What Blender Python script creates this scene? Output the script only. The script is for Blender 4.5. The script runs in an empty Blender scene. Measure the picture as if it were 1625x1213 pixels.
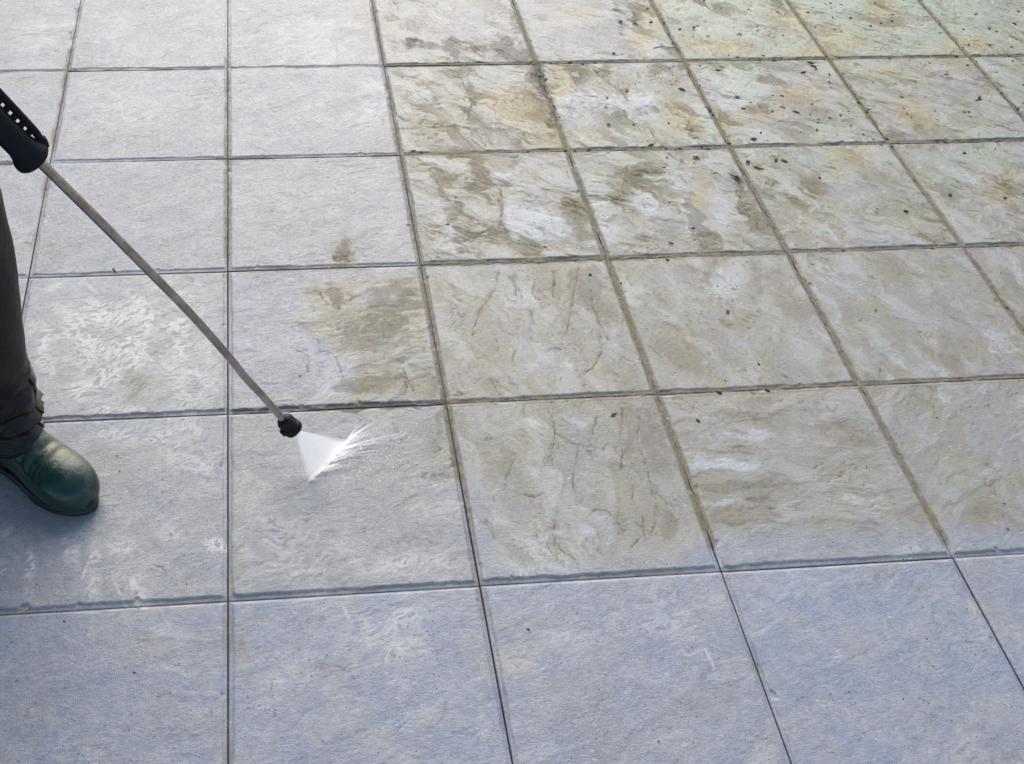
import bpy, bmesh, math, random
import numpy as np
from mathutils import Vector, Matrix

R = math.radians
scn = bpy.context.scene
COL = scn.collection

# ------------------------------------------------------------------ camera
cam_d = bpy.data.cameras.new("camera"); cam = bpy.data.objects.new("camera", cam_d); COL.objects.link(cam)
ROT = np.array([[0.99456411, 0.04210149, -0.09523495],
                [-0.09667842, 0.71305384, -0.69441163],
                [0.03867188, 0.69984405, 0.71324806]])
CPOS = np.array([0.55141006, -2.93456715, 1.69962886])
FPX, CX, CY = 1793.926, 610.5, 606.5            # focal length and optical axis in photograph pixels
m4 = Matrix([list(ROT[i]) + [CPOS[i]] for i in range(3)] + [[0, 0, 0, 1]])
cam.matrix_world = m4
cam_d.sensor_fit = 'HORIZONTAL'; cam_d.sensor_width = 36.0
cam_d.lens = 36.0 * FPX / 1625.0
cam_d.shift_x = (812.5 - CX) / 1625.0
cam_d.shift_y = 0.0
cam_d.clip_start = 0.05; cam_d.clip_end = 2000
scn.camera = cam
scn.cycles.transparent_max_bounces = 64

# ------------------------------------------------------------------ sky, sun, exposure
SUN_EL, SUN_AZ = 36.0, 4.0                      # azimuth measured from +Y towards +X
w = bpy.data.worlds.new("World"); scn.world = w; w.use_nodes = True
nt = w.node_tree; bg = nt.nodes['Background']
sky = nt.nodes.new('ShaderNodeTexSky'); sky.sky_type = 'NISHITA'; sky.sun_disc = False
sky.sun_elevation = R(SUN_EL); sky.sun_rotation = R(SUN_AZ)
sky.air_density = 1.0; sky.dust_density = 2.2; sky.ozone_density = 1.0
nt.links.new(sky.outputs[0], bg.inputs[0]); bg.inputs[1].default_value = 0.125
sd = bpy.data.lights.new("sun", 'SUN'); sun = bpy.data.objects.new("sun", sd); COL.objects.link(sun)
sd.energy = 1.05; sd.angle = R(50); sd.color = (1.0, 0.975, 0.93)
dirv = Vector((math.sin(R(SUN_AZ)) * math.cos(R(SUN_EL)), math.cos(R(SUN_AZ)) * math.cos(R(SUN_EL)), math.sin(R(SUN_EL))))
sun.rotation_euler = dirv.to_track_quat('Z', 'Y').to_euler(); sun.location = dirv * 20
scn.view_settings.view_transform = 'Standard'; scn.view_settings.look = 'None'
scn.view_settings.gamma = 1.0; scn.view_settings.exposure = 0.66

# ------------------------------------------------------------------ helpers
def ray(px, py):
    d = ROT @ np.array([(px - CX) / FPX, -(py - CY) / FPX, -1.0])
    return d / np.linalg.norm(d)
def at(px, py, z=0.0):
    """point seen at photograph pixel (px, py) at height z above the paving"""
    d = ray(px, py); t = (z - CPOS[2]) / d[2]
    return Vector(CPOS + t * d)
def to_px(x, y, z=0.0):
    X = np.stack([x - CPOS[0], y - CPOS[1], np.zeros_like(x) + z - CPOS[2]], -1) @ ROT
    return CX + FPX * X[..., 0] / -X[..., 2], CY - FPX * X[..., 1] / -X[..., 2]
def tag(o, label=None, cat=None, group=None, kind=None):
    if label: o['label'] = label
    if cat: o['category'] = cat
    if group: o['group'] = group
    if kind: o['kind'] = kind
    return o
def link(name, me, mat=None, parent=None):
    o = bpy.data.objects.new(name, me); COL.objects.link(o)
    if mat: me.materials.append(mat)
    if parent: o.parent = parent
    return o
def from_data(name, verts, faces, mat=None, parent=None, smooth=True):
    me = bpy.data.meshes.new(name); me.from_pydata([tuple(v) for v in verts], [], faces); me.update()
    if smooth: me.polygons.foreach_set('use_smooth', [True] * len(me.polygons))
    return link(name, me, mat, parent)
def empty(name, loc=(0, 0, 0)):
    o = bpy.data.objects.new(name, None); COL.objects.link(o); o.location = loc; o.empty_display_size = .05
    return o
def loft(rings, cap0=True, cap1=True):
    n = len(rings[0]); V = [p for r in rings for p in r]; F = []
    for a in range(len(rings) - 1):
        for k in range(n):
            F.append((a*n+k, a*n+(k+1) % n, (a+1)*n+(k+1) % n, (a+1)*n+k))
    if cap0: F.append(tuple(reversed(range(n))))
    if cap1: F.append(tuple(range((len(rings)-1)*n, len(rings)*n)))
    return V, F
def frame(d):
    d = Vector(d).normalized(); a = Vector((0, 0, 1)) if abs(d.z) < .9 else Vector((1, 0, 0))
    u = d.cross(a).normalized(); v = d.cross(u).normalized()
    return u, v
def tube(pts, rad, n=16, ref=None):
    """rings along a polyline with one radius per point"""
    pts = [Vector(p) for p in pts]; rings = []
    u = None
    for i, p in enumerate(pts):
        d = (pts[min(i+1, len(pts)-1)] - pts[max(i-1, 0)]).normalized()
        if u is None: u = frame(d)[0]
        u = (u - d * u.dot(d)).normalized(); v = d.cross(u)
        r = rad[i] if hasattr(rad, '__len__') else rad
        rings.append([p + (u * math.cos(2*math.pi*k/n) + v * math.sin(2*math.pi*k/n)) * r for k in range(n)])
    return rings
def lathe(origin, axis, prof, n=32):
    """profile of (distance along axis, radius)"""
    u, v = frame(axis); a = Vector(axis).normalized(); o = Vector(origin)
    return [[o + a*s + (u*math.cos(2*math.pi*k/n) + v*math.sin(2*math.pi*k/n))*r for k in range(n)] for s, r in prof]
def catmull(P, n):
    P = [Vector(p) for p in P]; P = [2*P[0]-P[1]] + P + [2*P[-1]-P[-2]]; out = []
    for i in range(1, len(P)-2):
        for k in range(n):
            t = k/n
            out.append(.5*((2*P[i]) + (P[i+1]-P[i-1])*t + (2*P[i-1]-5*P[i]+4*P[i+1]-P[i+2])*t*t + (3*P[i]-P[i-1]-3*P[i+1]+P[i+2])*t**3))
    out.append(P[-2]); return out
class MB:
    def __init__(s): s.V = []; s.F = []
    def add(s, vf):
        b = len(s.V); s.V += list(vf[0]); s.F += [tuple(i+b for i in f) for f in vf[1]]; return s
    def build(s, name, mat=None, parent=None, smooth=True): return from_data(name, s.V, s.F, mat, parent, smooth)

# numpy noise ---------------------------------------------------------
_ang = np.random.RandomState(7).rand(1024) * 2 * np.pi
_GX, _GY = np.cos(_ang), np.sin(_ang)
def _h(ix, iy, seed):
    h = (ix.astype(np.int64) * 374761393 + iy.astype(np.int64) * 668265263 + seed * 974634777) & 0x7fffffff
    h = ((h ^ (h >> 13)) * 1274126177) & 0x7fffffff
    return (h ^ (h >> 16)) & 1023
def perlin(x, y, seed=0):
    x0 = np.floor(x); y0 = np.floor(y); fx = x - x0; fy = y - y0
    ux = fx*fx*fx*(fx*(fx*6-15)+10); uy = fy*fy*fy*(fy*(fy*6-15)+10)
    def g(dx, dy):
        k = _h(x0+dx, y0+dy, seed); return _GX[k]*(fx-dx) + _GY[k]*(fy-dy)
    a = g(0, 0); b = g(1, 0); c = g(0, 1); d = g(1, 1)
    return ((a+(b-a)*ux) + ((c+(d-c)*ux) - (a+(b-a)*ux))*uy) * 1.5
def fbm(x, y, seed=0, o=4, gain=.5):
    s = 0; a = 1.0; t = 0
    for i in range(o):
        s = s + a*perlin(x*2**i+17.3*i, y*2**i-9.1*i, seed+i*31); t += a; a *= gain
    return s / t
def ridged(x, y, seed=0, o=3):
    s = 0; a = 1.0; t = 0
    for i in range(o):
        s = s + a*(1-2*np.abs(perlin(x*2**i+5.7*i, y*2**i+3.3*i, seed+i*17))); t += a; a *= .5
    return s / t
def sst(a, b, x):
    t = np.clip((x-a)/(b-a), 0, 1); return t*t*(3-2*t)
def inpoly(px, py, poly):
    """signed distance (px, positive inside) to a polygon"""
    d = np.full(px.shape, 1e9); ins = np.zeros(px.shape, bool); n = len(poly)
    for i in range(n):
        ax, ay = poly[i]; bx, by = poly[(i+1) % n]
        ex, ey = bx-ax, by-ay; t = np.clip(((px-ax)*ex+(py-ay)*ey)/(ex*ex+ey*ey), 0, 1)
        d = np.minimum(d, np.hypot(px-ax-t*ex, py-ay-t*ey))
        if ay != by:
            c = ((ay > py) != (by > py)) & (px < (bx-ax)*(py-ay)/(by-ay)+ax); ins ^= c
    return np.where(ins, d, -d)
def blob(px, py, L):
    """soft elliptical patches: (cx, cy, rx, ry, tilt in degrees, strength)"""
    s = np.zeros(px.shape)
    for cx, cy, rx, ry, a, k in L:
        c, q = math.cos(R(a)), math.sin(R(a)); dx = px-cx; dy = py-cy
        e = ((dx*c+dy*q)/rx)**2 + ((-dx*q+dy*c)/ry)**2
        s = np.maximum(s, k*np.exp(-(np.minimum(e, 30)**1.5)*.7))
    return s
def polyline(px, py, L, width):
    d = np.full(px.shape, 1e9)
    for P in L:
        for (ax, ay), (bx, by) in zip(P[:-1], P[1:]):
            ex, ey = bx-ax, by-ay; t = np.clip(((px-ax)*ex+(py-ay)*ey)/(ex*ex+ey*ey), 0, 1)
            d = np.minimum(d, np.hypot(px-ax-t*ex, (py-ay-t*ey)*1.3))
    return np.exp(-(d/width)**2)

# node helpers ----------------------------------------------------------
def new_mat(name):
    m = bpy.data.materials.new(name); m.use_nodes = True
    return m, m.node_tree, m.node_tree.nodes['Principled BSDF']
def N(nt, t, **kw):
    n = nt.nodes.new(t)
    for k, v in kw.items():
        if k.startswith('i_'): n.inputs[k[2:].replace('_', ' ')].default_value = v
        else: setattr(n, k, v)
    return n
def mixc(nt, fac, a, b, mode='MIX'):
    n = nt.nodes.new('ShaderNodeMix'); n.data_type = 'RGBA'; n.blend_type = mode
    for s, v in ((n.inputs[0], fac), (n.inputs[6], a), (n.inputs[7], b)):
        if isinstance(v, bpy.types.NodeSocket): nt.links.new(v, s)
        elif isinstance(v, (int, float)): s.default_value = v
        else: s.default_value = (*v, 1)
    return n.outputs[2]
def mth(nt, op, a, b=0.5, c=0.0, clamp=False):
    n = nt.nodes.new('ShaderNodeMath'); n.operation = op; n.use_clamp = clamp
    for s, v in zip(n.inputs, (a, b, c)):
        if isinstance(v, bpy.types.NodeSocket): nt.links.new(v, s)
        else: s.default_value = v
    return n.outputs[0]
def ramp(nt, f, lo, hi, a=0.0, b=1.0):
    n = nt.nodes.new('ShaderNodeMapRange'); n.interpolation_type = 'SMOOTHSTEP'
    nt.links.new(f, n.inputs[0])
    for i, v in zip((1, 2, 3, 4), (lo, hi, a, b)): n.inputs[i].default_value = v
    return n.outputs[0]
def noise(nt, co, scale, detail=3.0, rough=.55, dist=0.0):
    n = nt.nodes.new('ShaderNodeTexNoise'); n.inputs['Scale'].default_value = scale
    n.inputs['Detail'].default_value = detail; n.inputs['Roughness'].default_value = rough; n.inputs['Distortion'].default_value = dist
    nt.links.new(co, n.inputs['Vector']); return n.outputs[0]

# ------------------------------------------------------------------ paving material
def slab_material():
    m, nt, p = new_mat("riven_concrete_slab"); L = nt.links
    geo = N(nt, 'ShaderNodeNewGeometry'); co = geo.outputs['Position']
    a1 = N(nt, 'ShaderNodeAttribute', attribute_name='soil'); a2 = N(nt, 'ShaderNodeAttribute', attribute_name='wear_edge_light')
    s1 = N(nt, 'ShaderNodeSeparateColor'); s2 = N(nt, 'ShaderNodeSeparateColor')
    L.new(a1.outputs['Color'], s1.inputs[0]); L.new(a2.outputs['Color'], s2.inputs[0])
    dirt, mud, algae, ochre = s1.outputs[0], s1.outputs[1], s1.outputs[2], a1.outputs['Alpha']
    scuff_edge_light, pit, tone, pale = s2.outputs[0], s2.outputs[1], s2.outputs[2], a2.outputs['Alpha']
    n_c = noise(nt, co, 14, 5, .6); n_f = noise(nt, co, 150, 4, .65); n_g = noise(nt, co, 520, 2, .6); n_m = noise(nt, co, 45, 5, .6, .6)
    base = mixc(nt, tone, (.308, .306, .300), (.272, .308, .392))
    base = mixc(nt, mth(nt, 'MULTIPLY', ramp(nt, n_c, .35, .66), .6), base, (.385, .378, .362))
    mp = N(nt, 'ShaderNodeMapping'); L.new(co, mp.inputs['Vector']); mp.inputs['Rotation'].default_value = (0, 0, R(-32)); mp.inputs['Scale'].default_value = (.38, 1.0, 1.0)
    n_r = noise(nt, mp.outputs[0], 210, 3, .6, .4)
    f = ramp(nt, n_m, .3, .72, .91, 1.09); f2 = mth(nt, 'MULTIPLY', ramp(nt, n_r, .25, .75, .89, 1.11), ramp(nt, n_g, .25, .75, .74, 1.26))
    ff = mth(nt, 'MULTIPLY', f, f2)
    cmb = N(nt, 'ShaderNodeCombineColor'); [L.new(ff, cmb.inputs[i]) for i in range(3)]
    base = mixc(nt, 1.0, base, cmb.outputs[0], 'MULTIPLY')
    d = mth(nt, 'MULTIPLY', dirt, ramp(nt, n_m, .25, .7, .55, 1.0))
    c = mixc(nt, d, base, (.298, .256, .142))
    pl = mth(nt, 'MULTIPLY', pale, ramp(nt, n_f, .3, .62, .3, 1.0))
    c = mixc(nt, pl, c, (.50, .52, .515))
    al = mth(nt, 'MULTIPLY', algae, ramp(nt, n_m, .28, .6, .45, 1.0))
    c = mixc(nt, al, c, (.32, .375, .235))
    oc = mth(nt, 'MULTIPLY', ochre, ramp(nt, n_f, .38, .6, .15, 1.0))
    c = mixc(nt, oc, c, (.40, .29, .085))
    sc = mth(nt, 'MULTIPLY', scuff_edge_light, ramp(nt, n_f, .32, .55, .25, 1.0))
    c = mixc(nt, sc, c, (.66, .632, .565))
    mu = mth(nt, 'MULTIPLY', mud, ramp(nt, n_f, .25, .6, .65, 1.0))
    c = mixc(nt, mu, c, mixc(nt, ramp(nt, n_m, .35, .65), (.098, .066, .020), (.200, .146, .054)))
    c = mixc(nt, mth(nt, 'MULTIPLY', pit, .9), c, (.045, .042, .035))
    vor = N(nt, 'ShaderNodeTexVoronoi'); vor.inputs['Scale'].default_value = 85; L.new(co, vor.inputs['Vector'])
    gate = mth(nt, 'GREATER_THAN', noise(nt, co, 33, 1, .5), .545)
    sp = mth(nt, 'MULTIPLY', mth(nt, 'LESS_THAN', vor.outputs['Distance'], .13), gate)
    c = mixc(nt, mth(nt, 'MULTIPLY', sp, .75), c, (.07, .068, .06))
    v2 = N(nt, 'ShaderNodeTexVoronoi'); v2.inputs['Scale'].default_value = 130; L.new(mp.outputs[0], v2.inputs['Vector'])
    fl = mth(nt, 'MULTIPLY', mth(nt, 'LESS_THAN', v2.outputs['Distance'], .22), ramp(nt, noise(nt, co, 19, 3, .6), .5, .68))
    c = mixc(nt, mth(nt, 'MULTIPLY', fl, .55), c, (.60, .585, .54))
    L.new(c, p.inputs['Base Color'])
    ro = ramp(nt, n_f, .3, .7, .30, .52)
    ro = mth(nt, 'ADD', ro, mth(nt, 'MULTIPLY', mud, .38)); L.new(ro, p.inputs['Roughness'])
    p.inputs['Specular IOR Level'].default_value = .5
    hsum = mth(nt, 'ADD', mth(nt, 'ADD', mth(nt, 'MULTIPLY', n_f, .00035), mth(nt, 'MULTIPLY', n_r, .00065)), mth(nt, 'MULTIPLY', n_g, .0007))
    hsum = mth(nt, 'SUBTRACT', hsum, mth(nt, 'MULTIPLY', sp, .0006))
    b = N(nt, 'ShaderNodeBump'); b.inputs['Strength'].default_value = .9; b.inputs['Distance'].default_value = 1.0
    L.new(hsum, b.inputs['Height']); L.new(b.outputs[0], p.inputs['Normal'])
    return m
M_SLAB = slab_material()

def soil_material():
    m, nt, p = new_mat("joint_soil"); geo = N(nt, 'ShaderNodeNewGeometry'); co = geo.outputs['Position']
    n1 = noise(nt, co, 60, 5, .65)
    nt.links.new(mixc(nt, ramp(nt, n1, .3, .7), (.17, .145, .095), (.28, .245, .175)), p.inputs['Base Color'])
    p.inputs['Roughness'].default_value = .8
    b = N(nt, 'ShaderNodeBump'); b.inputs['Distance'].default_value = .003; nt.links.new(n1, b.inputs['Height']); nt.links.new(b.outputs[0], p.inputs['Normal'])
    return m
M_SOIL = soil_material()
m_, nt_, p_ = new_mat("damp_bedding_sand"); p_.inputs['Roughness'].default_value = .9
g_ = N(nt_, 'ShaderNodeNewGeometry'); nt_.links.new(mixc(nt_, noise(nt_, g_.outputs['Position'], 40), (.035, .03, .024), (.07, .06, .045)), p_.inputs['Base Color'])
M_BED = m_

# ------------------------------------------------------------------ where the soiling lies (traced on the flat paving)
P_DIRTY = [(585, -400), (603, 0), (640, 245), (667, 420), (707, 640), (728, 735), (762, 830), (800, 900), (1075, 892), (1128, 850), (2600, 835), (2600, -400)]
P_HALF = [(478, 452), (560, 440), (668, 430), (705, 636), (545, 642), (562, 600), (545, 565), (505, 540), (462, 520)]
P_SPRAYED = [(520, 655), (708, 646), (738, 765), (712, 768), (660, 738), (600, 700)]
P_GREEN = [(1035, -400), (1048, 20), (1075, 60), (1095, 97), (2600, 92), (2600, -400)]
B_STAIN = [(545, 395, 18, 30, 0, .8), (215, 612, 38, 40, 10, .6), (500, 628, 34, 16, 0, .6), (232, 1010, 26, 18, 20, .5), (386, 1030, 14, 30, 0, .45),
           (40, 128, 30, 14, 0, .45), (640, 30, 90, 30, 0, .5), (375, 870, 10, 70, 0, .5), (330, 640, 40, 12, 0, .4), (1010, 890, 70, 14, -3, .5), (680, 700, 60, 60, 0, .35)]
B_MUD = [(545, 398, 16, 26, 0, .62), (215, 612, 26, 30, 10, .42), (232, 1010, 16, 14, 20, .4), (388, 1030, 10, 22, 0, .4), (40, 132, 22, 9, 0, .4), (858, 128, 9, 26, -15, .9), (872, 165, 8, 24, -15, .8), (690, 72, 70, 8, 0, .55), (735, 78, 70, 10, 0, .5), (655, 66, 18, 9, 0, .6), (802, 78, 26, 20, 20, .7), (832, 90, 30, 12, 0, .7), (820, 40, 14, 40, -15, .5), (720, 78, 8, 26, 0, .6),
         (725, 116, 30, 10, 0, .6), (748, 150, 10, 34, -22, .55), (752, 195, 12, 36, -10, .4), (775, 212, 8, 36, -35, .6), (850, 118, 16, 18, 0, .8), (700, 190, 30, 8, 0, .4), (690, 150, 12, 30, -20, .4), (880, 200, 14, 26, -15, .6),
         (708, 284, 26, 16, 0, .55), (722, 338, 18, 16, 0, .65), (700, 300, 8, 22, -20, .6), (762, 272, 14, 34, -28, .75), (790, 312, 10, 10, 0, .5), (795, 345, 8, 50, -12, .5), (842, 392, 26, 16, 20, .6),
         (745, 392, 26, 8, -30, .5), (912, 340, 22, 34, -22, .7), (925, 370, 24, 26, -15, .6), (820, 265, 12, 18, 0, .45),
         (1015, 272, 48, 16, -25, .6), (985, 305, 26, 30, -20, .6), (1040, 268, 24, 16, 10, .5), (1000, 340, 12, 28, -15, .4), (1022, 375, 18, 16, 0, .45), (1105, 355, 16, 50, -22, .65), (1130, 385, 24, 24, 0, .6), (1190, 335, 26, 14, 35, .9), (1205, 350, 34, 16, 35, .85),
         (1175, 300, 10, 34, -20, .7), (1062, 300, 16, 24, -20, .45), (1110, 245, 22, 10, 0, .4), (1215, 300, 30, 30, 0, .5), (1080, 262, 10, 26, -35, .4),
         (560, 468, 40, 14, 20, .45), (620, 470, 50, 26, -15, .6), (600, 520, 60, 34, 0, .5), (660, 590, 40, 40, 0, .4), (580, 612, 50, 14, 0, .8), (620, 600, 40, 10, -10, .6), (640, 560, 40, 24, 0, .45), (530, 470, 10, 28, -20, .6),
         (935, 455, 26, 38, -12, .75), (960, 490, 24, 28, -18, .6), (905, 440, 8, 30, 12, .6), (880, 450, 6, 34, 12, .45), (815, 445, 6, 22, -10, .6), (840, 605, 10, 14, 0, .5), (840, 540, 70, 50, 0, .25), (1060, 470, 60, 30, 0, .4), (1120, 440, 14, 36, 0, .5), (1080, 540, 80, 40, 0, .4), (1150, 500, 20, 30, 0, .4), (1200, 440, 14, 60, 0, .5),
         (1020, 668, 42, 30, 20, .7), (1045, 715, 26, 48, -18, .75), (1000, 690, 10, 46, 8, .7), (885, 650, 80, 12, 0, .35), (1030, 690, 20, 40, 0, .6), (880, 700, 8, 50, 5, .4), (925, 700, 60, 10, 10, .4), (900, 760, 14, 40, 10, .4), (950, 740, 40, 16, 0, .3),
         (1060, 830, 14, 26, 5, .6), (985, 830, 10, 22, 0, .55), (1040, 780, 10, 20, 0, .5), (895, 770, 6, 34, 8, .5), (1180, 660, 60, 8, 3, .6), (1160, 715, 60, 7, 0, .6), (1170, 770, 70, 8, -4, .75), (1180, 820, 60, 16, -3, .75), (1210, 790, 40, 20, 0, .5), (1200, 640, 40, 14, 0, .5),
         (985, 30, 10, 36, -15, .55), (1010, 22, 14, 16, 20, .7), (960, 115, 10, 14, 0, .6), (985, 145, 8, 22, -35, .6), (1045, 110, 18, 8, 0, .7), (1085, 105, 12, 12, 0, .6), (1150, 100, 20, 9, 0, .5), (1200, 175, 30, 12, -10, .55), (1100, 205, 14, 26, -10, .5), (1050, 205, 18, 18, 0, .3),
         (700, 670, 10, 36, 0, .6), (692, 700, 10, 26, 10, .5), (690, 755, 30, 10, 0, .5)]
B_OCHRE = [(885, 120, 12, 12, 0, .9), (890, 140, 20, 14, 0, 1.), (800, 158, 40, 18, -10, .8), (826, 185, 38, 22, 0, .7), (835, 150, 14, 10, 0, .9), (865, 190, 12, 30, -15, .8), (770, 170, 30, 20, 0, .35), (870, 225, 30, 10, 0, .5), (1032, 20, 13, 34, -10, 1.), (1018, 62, 20, 12, 0, .9),
           (1095, 72, 16, 9, 10, 1.), (1115, 80, 20, 7, 0, .7), (1165, 75, 42, 11, 5, .95), (1068, 165, 28, 10, 25, .7), (1085, 190, 28, 18, 30, .85), (1195, 183, 40, 12, -6, .75), (1150, 205, 12, 20, -20, .6), (1112, 308, 14, 16, 0, .8), (1050, 215, 30, 10, 10, .35), (950, 215, 40, 14, 0, .35), (905, 20, 30, 8, 0, .6), (935, 20, 16, 12, 0, .5), (700, 190, 80, 30, 0, .2), (540, 470, 20, 30, 0, .35), (700, 460, 30, 16, 0, .25),
           (1250, 30, 30, 16, 0, .9), (1290, 85, 44, 9, 0, 1.), (1400, 20, 30, 20, 20, .8), (1510, 90, 40, 8, 0, .9), (1270, 150, 40, 12, 0, .8), (1400, 120, 30, 10, 0, .8), (1330, 60, 60, 14, 10, .8), (1450, 180, 40, 20, 20, .8), (1540, 70, 40, 14, 0, .7), (1350, 250, 30, 20, -10, .6), (1580, 300, 30, 30, 0, .5)]
B_PALE = [(1060, 260, 20, 22, 20, .9), (1080, 285, 20, 24, -10, .8), (1095, 345, 14, 30, -22, .9), (815, 355, 12, 34, -12, 1.), (800, 300, 40, 30, 0, .6), (860, 350, 44, 40, 0, .75), (730, 380, 50, 30, 0, .5), (1020, 320, 22, 30, -15, .8), (960, 340, 20, 50, -20, .7), (1150, 320, 30, 40, 0, .7), (1190, 250, 50, 16, 0, .4),
          (930, 170, 60, 40, 10, .75), (1000, 180, 50, 40, 0, .8), (1120, 190, 14, 40, -25, .7), (1170, 140, 44, 34, 0, .9), (1190, 215, 30, 12, 0, .7), (1040, 65, 30, 20, 0, .7), (1105, 20, 60, 40, 0, .4), (1180, 50, 50, 20, 10, .5), (1140, 40, 40, 20, 0, .5),
          (830, 470, 60, 26, -20, .5), (860, 570, 90, 40, 0, .4), (1150, 450, 30, 30, 0, .6), (850, 800, 90, 80, 0, .4), (900, 840, 110, 50, 0, .45), (1170, 690, 60, 8, 0, .7), (1160, 738, 60, 8, 2, .8), (1170, 795, 60, 8, -4, .6), (880, 670, 70, 16, 0, .5),
          (540, 570, 50, 50, 0, .5), (520, 600, 40, 40, 0, .5), (625, 560, 30, 20, 0, .5), (500, 70, 90, 50, 0, .45), (60, 60, 60, 40, 0, .4), (200, 60, 100, 40, 0, .35), (560, 190, 40, 40, 0, .4), (660, 25, 60, 10, 0, .3), (655, 90, 50, 10, 0, .5), (760, 90, 30, 10, 0, .5)]
B_SCUFF = [(150, 530, 60, 60, -30, .9), (230, 520, 90, 60, -30, .9), (220, 580, 110, 40, -20, .8), (130, 610, 20, 26, 20, 1.), (75, 560, 14, 50, 0, .8), (300, 600, 50, 50, 0, .6), (190, 655, 60, 8, 0, .8), (110, 470, 40, 30, -30, .7),
           (280, 700, 70, 40, 0, .55), (210, 690, 60, 14, 0, .5), (320, 720, 30, 40, 0, .5), (150, 900, 10, 60, 3, .7), (120, 870, 7, 26, 0, .6), (105, 868, 6, 20, -10, .7), (200, 890, 26, 40, -20, .7), (215, 930, 14, 40, -20, .6), (48, 905, 8, 26, 0, 1.), (45, 940, 8, 20, 0, .6), (2, 890, 8, 20, 0, .9), (5, 845, 14, 10, 0, .6), (345, 865, 18, 10, 20, .8), (275, 850, 26, 20, 40, .4),
           (430, 850, 60, 40, 0, .45), (480, 870, 50, 30, 0, .45), (540, 860, 40, 20, 0, .45), (460, 905, 60, 14, 0, .5), (650, 895, 90, 18, 0, .5), (400, 790, 30, 60, 0, .3), (610, 990, 70, 30, -15, .45), (640, 1030, 40, 14, -30, .5), (560, 970, 50, 14, 0, .25), (590, 160, 20, 40, 0, .5), (610, 150, 8, 14, 0, .7), (200, 170, 100, 60, -30, .3), (420, 330, 60, 40, 0, .2), (1070, 990, 60, 20, 0, .3), (890, 1010, 40, 12, 0, .3), (860, 890, 60, 30, 0, .4)]
L_CRACK = [[(504, 540), (508, 558), (527, 560), (535, 575), (543, 590), (545, 612)], [(468, 555), (480, 560), (488, 565), (488, 580), (490, 592)], [(503, 460), (515, 476), (520, 482)], [(555, 475), (575, 468), (590, 460)], [(640, 585), (645, 600), (660, 625)], [(637, 595), (645, 610), (642, 628)],
           [(938, 460), (940, 485), (950, 510), (965, 540)], [(918, 425), (912, 460), (908, 480), (900, 530)], [(952, 525), (955, 560), (940, 585), (915, 600)], [(792, 430), (785, 460), (760, 495), (750, 530)], [(880, 430), (878, 470)], [(818, 435), (820, 470)], [(843, 495), (842, 525)], [(818, 555), (812, 575)], [(870, 555), (880, 552), (890, 556)], [(1032, 550), (1042, 560), (1052, 568)], [(806, 600), (812, 610), (820, 612)],
           [(1018, 712), (1030, 760), (1045, 785), (1060, 800), (1068, 803)], [(988, 650), (985, 690), (988, 720), (986, 745)], [(1014, 660), (1012, 700), (1015, 715)], [(885, 690), (910, 705), (945, 712)], [(876, 660), (882, 690), (875, 720), (865, 740)], [(918, 715), (912, 740), (908, 765), (915, 785)], [(936, 818), (945, 810), (960, 810), (970, 818)], [(1042, 800), (1040, 830), (1035, 845)], [(885, 810), (878, 840)], [(880, 855), (884, 890)], [(1000, 870), (1015, 855)], [(832, 785), (850, 790), (860, 784)], [(815, 735), (805, 755), (800, 778)], [(1005, 770), (1003, 790)], [(1020, 820), (1022, 850)], [(948, 662), (940, 690)],
           [(640, 205), (665, 205), (722, 200), (725, 212)], [(735, 203), (752, 206), (765, 220), (772, 235)], [(733, 130), (745, 150), (748, 165), (742, 190)], [(940, 110), (965, 130), (990, 150), (995, 160)], [(1025, 195), (1040, 220), (1055, 232)], [(752, 262), (775, 285), (795, 300), (798, 330), (793, 350), (815, 385)], [(690, 285), (707, 310), (712, 318)], [(745, 385), (760, 372), (785, 360)], [(715, 350), (735, 352), (750, 360)], [(1078, 280), (1090, 292)], [(1075, 330), (1085, 350), (1112, 385), (1120, 400)], [(1175, 318), (1190, 345), (1220, 355)], [(1060, 245), (1085, 258)], [(985, 320), (990, 335)], [(1195, 355), (1215, 372)],
           [(530, 1058), (545, 1062), (560, 1054)], [(695, 1150), (704, 1135), (708, 1115)], [(620, 1170), (650, 1140)], [(860, 935), (890, 920)], [(430, 1080), (436, 1140)], [(1035, 1160), (1050, 1153), (1065, 1158)],
           [(240, 895), (256, 900), (262, 912)], [(430, 830), (460, 845)]]
L_SCRATCH = [[(1083, 1031), (1090, 1040), (1105, 1036), (1120, 1029), (1125, 1042), (1132, 1062)], [(545, 965), (555, 985)], [(130, 920), (145, 880), (150, 860)], [(180, 920), (195, 950), (203, 965)], [(258, 830), (280, 850)]]

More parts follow.
